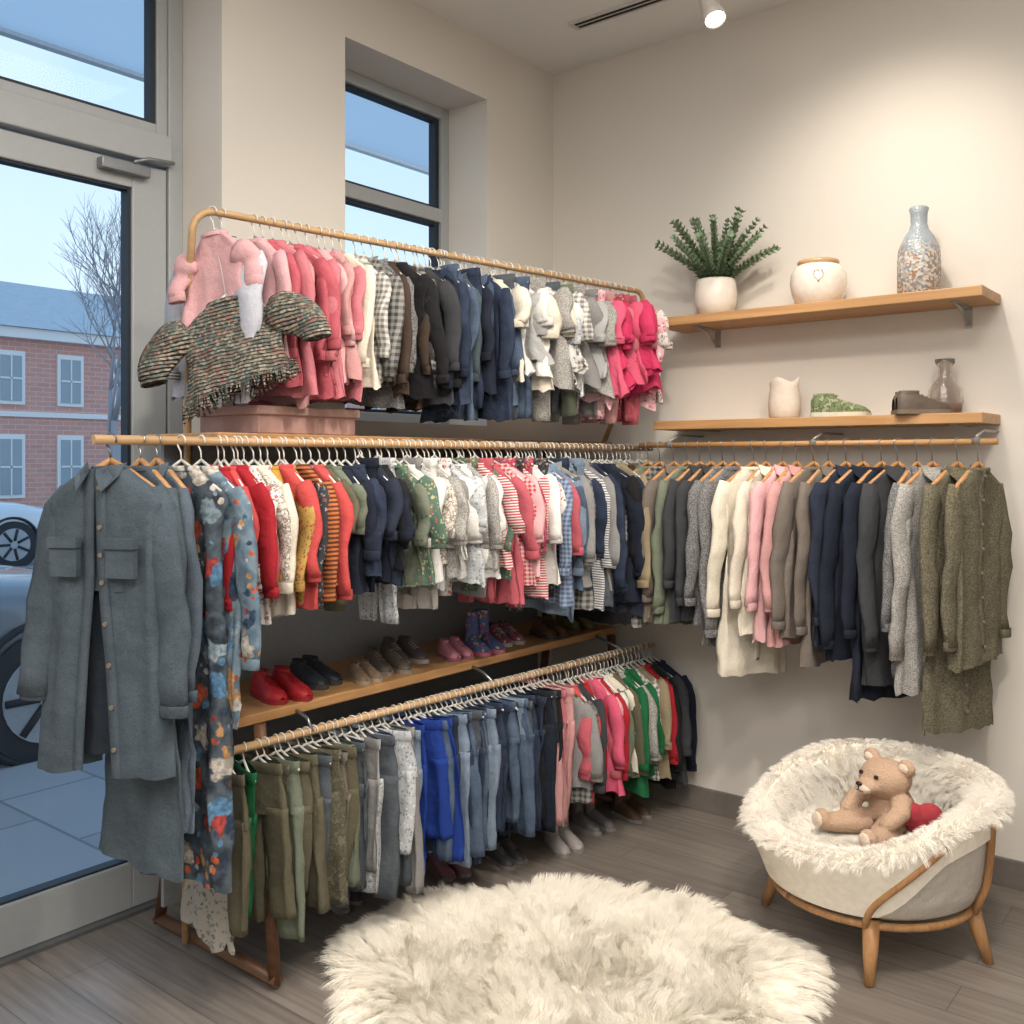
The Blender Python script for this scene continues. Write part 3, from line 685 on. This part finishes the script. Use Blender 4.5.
pk=dict(d=.016)
row('hanging_kids_trousers',BA,BBp,[
 (.0,.02,1,['olive'],'pants',.44,.12,pk),
 (.02,.045,1,['green'],'pants',.47,.11,pk),
 (.045,.19,11,['olive','camo','sage','olive','olive','denimg','camo','taupe','olive','sage','denimg'],'pants',.44,.12,pk),
 (.19,.31,9,['denimg','flg','gray','denimg','deniml','flg','denimg','gray','deniml'],'pants',.44,.115,pk),
 (.31,.345,3,['cobalt','cobalt','cobalt'],'pants',.45,.12,pk),
 (.345,.58,21,['denimd','denim','denimd','deniml','denim','denimd','denimg','denimd','denim','denimd','deniml','denim','denimd'],'pants',.45,.12,pk),
 (.58,.63,5,['black','black','navy','char','black'],'pants',.46,.12,pk),
 (.63,.67,3,['dusty','pink_m','dusty'],'pants',.47,.12,pk),
 (.67,.74,6,['gray','plaidg','rose','coral','denimg','char'],'top',.40,.14,dict(slv=.28,slr=.04)),
 (.74,.80,5,['red','rose','hot2','pink_l','red'],'top',.38,.14,dict(slv=.28,slr=.04)),
 (.80,.85,4,['white','cream','sage','olive'],'top',.38,.14,dict(slv=.28,slr=.04)),
 (.85,.90,4,['tweedg','green','green','green'],'top',.42,.14,dict(slv=.3,slr=.04)),
 (.90,.955,4,['plaidw','khaki','red','red'],'top',.42,.14,dict(slv=.3,slr=.04)),
 (.955,1.0,4,['char','black','black','navy'],'top',.46,.15,dict(slv=.32,slr=.04)),
],KN)
e=empty('hanging_cream_print_dress')
garment(e,'dress_body','top',((176,172,162),'floral',(140,140,132),1.0,(120,120,114)),BA.lerp(BBp,-.0)+Vector((-.07,.0,0)),math.radians(-5),.44,.10,slv=0,hem=1.2,rag=.05)

br_=empty('wall_clothes_rail')
RY=-.29
b=MB(); b.tube([(.66,RY,1.56),(2.02,RY,1.56)],.011,10); b.obj('rail',[OAKX],br_)
b=MB()
for x in(.80,1.40,1.955):
    b.tube([(x,0,1.60),(x,-.2,1.60),(x,RY-.005,1.575)],.005,6); b.lathe([(0,0),(.017,0),(.017,.02)],12,0,(x,RY,1.553))
b.obj('rail_brackets',[simple('bracket_gray',(160,158,154),.4,.5)],br_)
J=[(.70,'sage',.66,.19),(.755,'plaidg',.66,.19),(.82,'taupe',.66,.18),(.88,'sage',.66,.19),(.935,'char',.62,.19),(.985,'char',.62,.19),(1.035,'tweed',.66,.19),(1.085,'tweed',.72,.19),
 (1.165,'cream',.84,.19),(1.215,'cream',.66,.17),(1.28,'pink_l',.66,.18),(1.335,'dusty',.70,.18),(1.40,'taupe',.66,.18),(1.455,'taupe',.74,.18),(1.52,'navy2',.64,.18),(1.58,'navy',.72,.19),(1.645,'navy',.86,.18),(1.70,'char',.80,.18),(1.765,'tweed',.74,.17),(1.815,'tweedg',.80,.19),(1.895,'tweedo',.93,.185),(1.96,'tweedo',.68,.18)]
for x,st,L,Wd in J:
    nm={'cream':'hanging_coat','tweedo':'hanging_coat'}.get(st,'hanging_jacket')
    e=empty(nm)
    garment(e,'coat_body' if nm=='hanging_coat' else 'jacket_body','top',P[st],(x,RY,1.56),math.radians(90-20+random.uniform(-10,10)),L*.93,Wd*.84,hang='wood',slv=min(.52,L*.70)*random.uniform(.88,1.05),slr=.044,hem=random.uniform(.95,1.12),collar=1 if random.random()<.7 else 0,placket=.95 if st not in('pink_l',) else 0,A=.028,d=.018,z0=-.092)

BRK=simple('shelf_bracket',(165,164,160),.4,.5)
for z in(2.085,1.66):
    e=empty('wall_shelf')
    b=MB(); b.box(.705,1.965,-.255,0,z-.036,z); b.obj('board',[OAKX],e,bevel=.003)
    b=MB()
    for x in(.87,1.86):
        if z>2:
            b.box(x-.012,x+.012,-.2,0,z-.042,z-.036); b.box(x-.012,x+.012,-.008,0,z-.11,z-.036)
            b.tube([(x,-.19,z-.042),(x,-.10,z-.055),(x,-.02,z-.10)],.006,6)
        else:
            b.box(x-.012,x+.012,-.2,0,z-.042,z-.036)
    b.obj('bracket',[BRK],e)
e=empty('potted_plant',(.93,-.14,2.085))
POT=simple('pot_ceramic',(222,214,203),.4,coat=.2,bscale=20)
b=MB(); b.lathe([(.05,0),(.068,.01),(.083,.05),(.085,.09),(.080,.14),(.076,.15),(.068,.147),(.066,.12),(.0,.118)],32); b.obj('pot',[POT],e)
b=MB(); rr=random.Random(3)
NS=32
for i in range(NS):
    a=2*math.pi*i/NS*2.38; q_=(i+.5)/NS; sp_=.05+.20*math.sqrt(q_); h=.34-.18*q_+rr.uniform(-.03,.03)
    cy=.30 if math.sin(a)>0 else 1
    P0=Vector((.02*math.cos(a),.02*math.sin(a),.12)); 
    pts=[]
    for k in range(15):
        t=k/14; pts.append(P0+Vector((math.cos(a)*sp_*t**1.2,math.sin(a)*sp_*cy*t**1.2,h*(t-.2*t*t*(sp_/.2)))))
    b.tube(pts,[.003*(1-.6*k/14) for k in range(15)],5,1)
    for k in range(2,15):
        T=(pts[k]-pts[k-1]).normalized()
        for q in range(6):
            ang=q*1.047+k*.7
            n1=T.orthogonal().normalized(); n2=T.cross(n1)
            out=n1*math.cos(ang)+n2*math.sin(ang)
            dirv_=(out*.8+T*.75).normalized(); side=dirv_.cross(T).normalized()
            ll=.033*(1-.35*k/14)*rr.uniform(.8,1.2); ww=.008
            p=pts[k]; c=p+dirv_*ll*.5
            if (p+dirv_*ll).y>.125: continue
            kk=len(b.v); b.v.extend([tuple(p),tuple(c+side*ww),tuple(p+dirv_*ll),tuple(c-side*ww)])
            b.f.append((kk,kk+1,kk+2,kk+3)); b.m.append(0); b.sm.append(False)
b.obj('foliage',[simple('leaf_green',(116,138,108),.6,bscale=30,var=.3),simple('stem_green',(96,108,70),.6)],e)
b=MB()
b.lathe([(.07,0),(.082,.006),(.1,.05),(.106,.09),(.102,.125),(.088,.15),(.072,.158),(.07,.166),(.074,.172),(.066,.172),(.06,.16),(.06,.1)],40)
b.lathe([(.073,.157),(.0765,.162),(.0765,.172),(.072,.176),(.064,.174)],40,1,cap0=False)
for sx in(-1,1):
    pts=[]
    for i in range(12):
        t=i/11*math.pi; a=-1.19+sx*.16*math.sin(t); zz=.10+.020*math.cos(t)+(.008 if i not in(0,11) else 0); r_=.1065
        pts.append((r_*math.cos(a),r_*math.sin(a),zz))
    b.tube(pts,.0016,5,1)
b.obj('ceramic_jar',[simple('glaze_cream',(228,220,209),.25,coat=.5),simple('glaze_tan',(184,150,112),.3)],loc=(1.355,-.13,2.085))
m,nt,pr=newmat('pebbled_glaze'); tc=N(nt,'ShaderNodeTexCoord'); v=N(nt,'ShaderNodeTexVoronoi'); v.inputs['Scale'].default_value=110; nt.links.new(tc.outputs['Object'],v.inputs['Vector'])
sc_=N(nt,'ShaderNodeSeparateColor'); nt.links.new(v.outputs['Color'],sc_.inputs[0])
cc=ramp(nt,sc_.outputs[0],[(0,lin((156,124,100))),(.2,lin((196,194,188))),(.5,lin((128,140,150))),(.75,lin((172,166,158)))],'CONSTANT')
sz=N(nt,'ShaderNodeSeparateXYZ'); nt.links.new(tc.outputs['Object'],sz.inputs[0])
f=ramp(nt,sz.outputs[2],[(.14,(0,0,0,1)),(.2,(1,1,1,1))])
nt.links.new(mixcol(nt,f,cc,lin((150,160,168))),pr.inputs['Base Color']); pr.inputs['Roughness'].default_value=.25; bump(nt,pr,v.outputs['Distance'],.4,.004)
b=MB(); b.lathe([(.066,0),(.073,.006),(.074,.12),(.07,.17),(.05,.215),(.033,.24),(.028,.26),(.029,.295),(.034,.315),(.03,.32),(.024,.31),(.022,.25)],40); b.obj('mosaic_bottle_vase',[m],loc=(1.725,-.13,2.085))
b=MB(); 
rings=[]
for r,z in [(.05,0),(.06,.01),(.064,.05),(.06,.1),(.056,.13),(.06,.15),(.052,.155),(.05,.12),(.045,.03)]:
    rings.append([(r*math.cos(a),r*.8*math.sin(a),z+(0.010*math.sin(3*a+.5) if z>.11 else 0)) for a in [2*math.pi*j/32 for j in range(32)]])
b.loft(rings,0,True); b.obj('ceramic_vase',[simple('matte_bisque',(206,195,182),.8)],loc=(1.215,-.12,1.66))
m2=simple('tinted_glass',(224,216,210),.05,trans=.9)
b=MB(); b.lathe([(.045,0),(.055,.008),(.062,.05),(.055,.09),(.03,.125),(.022,.14),(.021,.17),(.033,.185),(.034,.20),(.03,.20),(.017,.17),(.018,.14),(.05,.085),(.055,.02)],32); b.lathe([(.0,.004),(.046,.006),(.054,.04),(.0,.045)],28,1); b.obj('glass_carafe',[m2,simple('carafe_contents',(150,96,84),.5)],loc=(1.80,-.08,1.66))

# ---------------------------------------------------------------- shoes
def shoe_mesh(b,L,boot=0,off=(0,0,0),yaw=0,mir=1):
    fs=[0,.03,.08,.18,.3,.42,.55,.68,.8,.9,.96,1]
    hw=lambda f: np.interp(f,[0,.03,.1,.3,.5,.75,.92,.97,1],[.06,.10,.135,.14,.135,.175,.13,.08,.03])*L
    hh=lambda f: np.interp(f,[0,.05,.15,.32,.45,.6,.75,.9,1],[.24,.33,.35,.34,.28,.21,.17,.13,.04])*L
    M=Matrix.Translation(off)@Matrix.Rotation(yaw,4,'Z')
    rings=[];sole=[]
    for f in fs:
        x=(f-.5)*L; w_=hw(f); h=hh(f); bend=mir*.02*L*math.sin(f*math.pi)
        rings.append([M@Vector((x,bend+w_*math.cos(a),.07*L+h*max(0,math.sin(a))**.8)) for a in [math.pi*j/12 for j in range(13)]])
        sole.append([M@Vector((x*1.03,bend+sy*w_*1.1,z)) for sy,z in((-1,.0),(-1,.08*L),(1,.08*L),(1,0))])
    b.loft(rings,0,closed=False); b.loft(sole,1,True,True,smooth=False)
    if boot:
        b.tube([M@Vector((-.28*L,0,.2*L)),M@Vector((-.28*L,0,.4*L+boot*.5)),M@Vector((-.29*L,0,.35*L+boot))],[.15*L,.145*L,.16*L],14,0,1,False)
        b.lathe([(.0,0),(.15*L,.0)],14,2,tuple(M@Vector((-.29*L,0,.33*L+boot))),cap0=False)
    else:
        op=[]
        for s_ in(1.0,.82):
            op.append([M@Vector((-.27*L+.19*L*s_*math.cos(a),.09*L*s_*math.sin(a),(.43 if s_==1 else .40)*L)) for a in [2*math.pi*j/16 for j in range(16)]])
        b.loft([[p-Vector((0,0,.06*L)) for p in op[0]],op[0],op[1]],0); 
        b.loft([op[1],[M@Vector((-.27*L,0,.38*L))]*16],2)
        for k in range(4):
            f=.47+.07*k; b.tube([M@Vector(((f-.5)*L,-.07*L,.09*L+hh(f)*.9)),M@Vector(((f-.5)*L,0,.09*L+hh(f))),M@Vector(((f-.5)*L,.07*L,.09*L+hh(f)*.9))],.009*L,5,1)
def shoes(nm,x,y,z,yaw,L,cu,cs=(225,222,214),gap=.36,boot=0,roll=0):
    b=MB()
    shoe_mesh(b,L,boot,(0,gap*L/2,0),.06,1); shoe_mesh(b,L,boot,(.1*L*(1 if random.random()<.5 else -.6),-gap*L/2,0),-.05,-1)
    b.obj(nm,[cu if not isinstance(cu,tuple) else simple('shoe_%d_%d_%d'%cu,cu,.55,bumps=.2,bscale=60),simple('sole_%d_%d_%d'%cs,cs,.6),simple('shoe_lining',(50,44,42),.9)],loc=(x,y,z),rot=(0,0,math.radians(yaw)))
zs=.77
shoes('red_shoes',.35,-1.88,zs,-10,.19,(168,28,36),(140,26,34))
shoes('black_shoes',.27,-1.69,zs,0,.18,(40,46,58),(60,60,60))
shoes('sneakers',.36,-1.55,zs,-15,.13,(130,110,92),(160,148,130))
shoes('canvas_shoes',.33,-1.41,zs,-15,.17,(96,88,80),(140,130,120))
shoes('sneakers',.25,-1.25,zs,-15,.18,(88,80,84),(170,164,158))
shoes('pink_shoes',.34,-1.08,zs,-20,.15,(196,130,146),(150,90,110))
shoes('print_boots',.35,-.93,zs,-20,.17,fabric((90,110,160),'floral',(206,90,120),1.0,(216,196,110)),(190,104,130),boot=.09)
shoes('print_sneakers',.3,-.74,zs,-20,.17,fabric((150,90,110),'floral',(90,100,150),1.0,(216,206,180)),(180,174,166))
shoes('brown_shoes',.34,-.50,zs,-20,.17,(90,66,46),(60,46,36))
shoes('olive_boots',.33,-.28,zs,-20,.17,(108,100,60),(80,66,48),boot=.05)
shoes('green_sneakers',1.46,-.16,1.66,20,.20,fabric((116,128,92),'camo',(90,102,72),2,(150,154,128)),(196,190,172),gap=.42)
shoes('brown_sneakers',1.755,-.185,1.66,40,.19,(84,72,62),(112,98,84),gap=.34)
fl=[('boots',.56,-.70,-25,.17,(150,146,144),.05),('boots',.54,-.46,-10,.17,(100,98,100),.07),('sneakers',.46,-.93,-15,.16,(74,72,78),0),('pink_shoes',.38,-1.15,-12,.15,(140,96,106),0),
    ('sneakers',.26,-1.0,-12,.16,(100,92,84),0),('boots',.58,-.24,-14,.17,(78,60,46),.05),('black_shoes',.26,-.72,0,.17,(42,42,46),0),('sneakers',.30,-.42,0,.17,(120,96,90),0),('sneakers',.22,-1.3,0,.16,(70,80,100),0),('sneakers',.24,-1.55,-8,.16,(60,60,66),0)]
for nm,x,y,yw,L,c,bt in fl: shoes(nm,x,y,0,yw,L,c,(130,126,122),boot=bt)
b=MB(); b.box(.10,.40,-2.0,-1.62,1.579,1.655); b.box(.09,.41,-2.01,-1.61,1.635,1.662,1); b.obj('storage_box',[simple('box_blush',(176,140,132),.8),simple('box_lid',(182,148,138),.8)],bevel=.004)

# ---------------------------------------------------------------- rug
def furmat(name,c1,c2):
    m,nt,pr=newmat(name)
    hi=N(nt,'ShaderNodeHairInfo')
    nt.links.new(ramp(nt,hi.outputs['Random'],[(0,lin(c1)),(1,lin(c2))]),pr.inputs['Base Color'])
    pr.inputs['Roughness'].default_value=.7; pr.inputs['Specular IOR Level'].default_value=.2
    return m
FUR=furmat('sheepskin_fur',(250,243,228),(254,251,243))
FURB=simple('sheepskin_hide',(246,239,224),.95)
rug=empty('sheepskin_rug',(1.132,-1.452,0),(0,0,math.radians(38.8)))
ra_,rb_=.69,.545
def rim(a): return 1+.03*np.sin(3*a+.5)+.025*np.sin(5*a+1.2)+.015*np.sin(9*a)
b=MB(); n=64; rings=[]
for f,z in((1,.002),(1.0,.012),(.94,.028),(.7,.034),(.4,.036),(.02,.036)):
    rings.append([(ra_*f*float(rim(2*math.pi*j/n))*math.cos(2*math.pi*j/n),rb_*f*float(rim(2*math.pi*j/n))*math.sin(2*math.pi*j/n),z) for j in range(n)])
b.loft(rings,0,True,True); b.obj('hide',[FURB],rug)
n=105000
a=rng.random(n)*2*np.pi; r_=np.sqrt(rng.random(n))
P_=np.stack([ra_*r_*rim(a)*np.cos(a),rb_*r_*rim(a)*np.sin(a),np.full(n,.02)+.014*(1-r_**6)],1)
e_=(r_**4)
Nn=np.stack([np.cos(a)*(.12+e_*1.5),np.sin(a)*(.12+e_*1.5),np.ones(n)*(1-.6*e_)],1); Nn/=np.linalg.norm(Nn,axis=1)[:,None]
fur('fur_pile',P_,Nn,.068,FUR,rug,rad=.0008,segs=5,clump=.38,nclump=2600,lean=.2,flow=.65,fscale=5,droop=.28,seed=3,jit=.13)

# ---------------------------------------------------------------- chair
CS=.92
ch=empty('barrel_chair',(1.725,-.640,0),(0,0,math.radians(-33.5)))
def H(th):
    k=(1-math.cos(th))/2
    k=k*k*(3-2*k)
    return .325+.15*k+.035*math.sin(k*math.pi)
def dirv(th): return (math.sin(th)*CS,-math.cos(th)*CS)
UPH=fabric((228,222,212),'plain')
n=64; b=MB()
def shell(th):
    h=H(th)
    return [(.0,.165),(.2,.16),(.30,.165),(.335,.185),(.36,.24),(.385,.24+(h-.24)*.6),(.40,h-.02),(.398,h+.008),(.385,h+.022),(.36,h+.02),(.345,h),(.33,.25+(h-.25)*.4),(.315,.265),(.2,.28),(.0,.285)]
TH=[2*math.pi*j/n for j in range(n)]
pr_=[shell(t) for t in TH]
b.loft([[(dirv(TH[j])[0]*pr_[j][i][0],dirv(TH[j])[1]*pr_[j][i][0],pr_[j][i][1]) for j in range(n)] for i in range(len(pr_[0]))],0)
b.obj('upholstered_shell',[UPH],ch)
CW=wood('chair_wood',(158,114,72),(188,144,98),'Z',2)
b=MB()
b.tube([(dirv(t)[0]*.325,dirv(t)[1]*.325,.155) for t in TH+[TH[0]]],.012,8)
for lx,ly in((-.25,-.19),(.25,-.19),(-.25,.19),(.25,.19)):
    b.tube([(lx*.93,ly*.93,.17),(lx*1.0,ly*1.02,.08),(lx*1.08,ly*1.12,0)],[.026,.021,.014],12)
for t0,t1,pw in((50,84,1.9),(-50,-84,1.9),(122,112,1.3),(-122,-112,1.3)):
    pts=[]
    for k in range(13):
        f=k/12; t=math.radians(t0*(1-f**pw)+t1*f**pw); h=H(t); z=.155+(h-.16)*f**.85
        r=np.interp(z,[.15,.185,.24,.24+(h-.24)*.6,h],[.335,.350,.375,.400,.415])
        pts.append((dirv(t)[0]*r,dirv(t)[1]*r,z))
    b.tube(pts,.011,8)
b.obj('wood_frame',[CW],ch)
def sm(x,a_,b_):
    x=min(1,max(0,(x-a_)/(b_-a_))); return x*x*(3-2*x)
def throw(th):
    h=H(th); at=abs((th+math.pi)%(2*math.pi)-math.pi)
    k=sm(at,math.radians(50),math.radians(88)); zd=.185*(1-k)+(h-.06)*k
    ro=lambda z: float(np.interp(z,[.16,.185,.24,.24+(h-.24)*.6,h],[.32,.345,.368,.393,.408]))+.008
    zz=[zd+(h-zd)*q for q in(0,.25,.5,.75,1)]
    pts=[(ro(z),z) for z in zz]
    pts+=[(.41,h+.02),(.39,h+.036),(.36,h+.034),(.33,h+.005),(.318,.28+(h-.28)*.45),(.295,.292),(.2,.30),(.1,.302),(.005,.302)]
    return pts
tp=[throw(t) for t in TH]
grid=np.array([[(dirv(TH[j])[0]*tp[j][i][0],dirv(TH[j])[1]*tp[j][i][0],tp[j][i][1]) for j in range(n)] for i in range(len(tp[0]))])
b=MB(); b.loft(grid.tolist(),0); b.obj('fur_throw_hide',[FURB],ch)
gi,gj=grid.shape[:2]; quads=[]
for i in range(gi-1):
    for j in range(gj): quads.append((grid[i,j],grid[i,(j+1)%gj],grid[i+1,(j+1)%gj],grid[i+1,j]))
Q=np.array(quads); nrm=np.cross(Q[:,2]-Q[:,0],Q[:,3]-Q[:,1]); ar=np.linalg.norm(nrm,axis=1)+1e-9; nrm/=ar[:,None]
cx=Q.mean(1)
core=cx.copy(); rr_=np.linalg.norm(cx[:,:2],axis=1)+1e-9; core[:,:2]*=(.35/rr_)[:,None]; core[:,2]=.15
flip=((cx-core)*nrm).sum(1)<0; nrm[flip]*=-1
NF=80000
pick=rng.choice(len(Q),NF,p=ar/ar.sum()); uu=rng.random((NF,1)); vv=rng.random((NF,1)); q=Q[pick]
Pc=(q[:,0]*(1-uu)+q[:,1]*uu)*(1-vv)+(q[:,3]*(1-uu)+q[:,2]*uu)*vv
FUR2=furmat('throw_fur',(248,242,231),(254,251,245))
fur('fur_throw_pile',Pc,nrm[pick],.034,FUR2,ch,rad=.0007,segs=5,clump=.3,nclump=2800,lean=.2,flow=.5,fscale=7,droop=.5,seed=5,jit=.15)

# ---------------------------------------------------------------- teddy
T=empty('teddy_bear',(1.775,-.615,.322),(0,0,math.radians(-26))); T.scale=(1.34,1.34,1.10)
b=MB()
b.ell((0,.01,.068),(.056,.05,.072)); b.ell((0,-.012,.158),(.062,.058,.055)); b.ell((0,-.066,.146),(.030,.028,.022),0)
for sx in(-1,1):
    b.ell((sx*.053,0,.202),(.024,.014,.024))
    b.tube([(sx*.03,-.03,.03),(sx*.055,-.08,.022),(sx*.07,-.125,.026),(sx*.072,-.14,.028)],[.034,.031,.026,.018],14)
    b.ell((sx*.073,-.138,.036),(.024,.017,.030))
    b.tube([(sx*.042,-.005,.115),(sx*.068,-.035,.085),(sx*.062,-.068,.058),(sx*.058,-.078,.05)],[.024,.023,.021,.014],14)
PL=simple('plush_tan',(190,160,136),.95,bumps=.6,bscale=220,var=.10)
o=b.obj('plush_body',[PL],T)
md=o.modifiers.new('rm','REMESH'); md.mode='VOXEL'; md.voxel_size=.004; md.use_smooth_shade=True
md=o.modifiers.new('s','SMOOTH'); md.factor=.6; md.iterations=5
b=MB()
b.ell((0,-.094,.156),(.009,.006,.006),0,12)
for sx in(-1,1): b.ell((sx*.023,-.064,.176),(.006,.005,.006),0,12)
b.tube([(0,-.095,.150),(0,-.096,.140),(.01,-.092,.135)],.0015,5); b.tube([(0,-.096,.140),(-.01,-.092,.135)],.0015,5)
b.obj('face_details',[simple('plush_black',(24,18,16),.3)],T)
b=MB(); b.ell((0,-.078,.143),(.024,.018,.017),0,14)
for sx in(-1,1): b.ell((sx*.0745,-.152,.036),(.017,.006,.022),0,12); b.ell((sx*.053,-.011,.202),(.014,.006,.013),0,12)
b.obj('cream_patches',[simple('plush_cream',(224,206,188),.95,bumps=.4,bscale=200)],T)
b=MB()
for sx in(-1,1): b.ell((sx*.026,0,.018),(.042,.03,.040),0,14)
b.ell((0,0,-.012),(.044,.028,.042),0,14)
o=b.obj('red_heart_cushion',[fabric((184,70,80))],loc=(1.872,-.625,.385),rot=(math.radians(15),0,math.radians(30)))
md=o.modifiers.new('rm','REMESH'); md.mode='VOXEL'; md.voxel_size=.005; md.use_smooth_shade=True
md=o.modifiers.new('s','SMOOTH'); md.factor=.6; md.iterations=6

# ---------------------------------------------------------------- camera
cam=bpy.data.cameras.new('camera'); cam.sensor_width=36; cam.lens=34.4; cam.shift_y=-.0508; cam.clip_start=.05; cam.clip_end=300
co=bpy.data.objects.new('camera',cam); col.objects.link(co); co.location=(2.788,-3.777,1.5); co.rotation_euler=(math.radians(90),0,math.radians(38.83)); S.camera=co
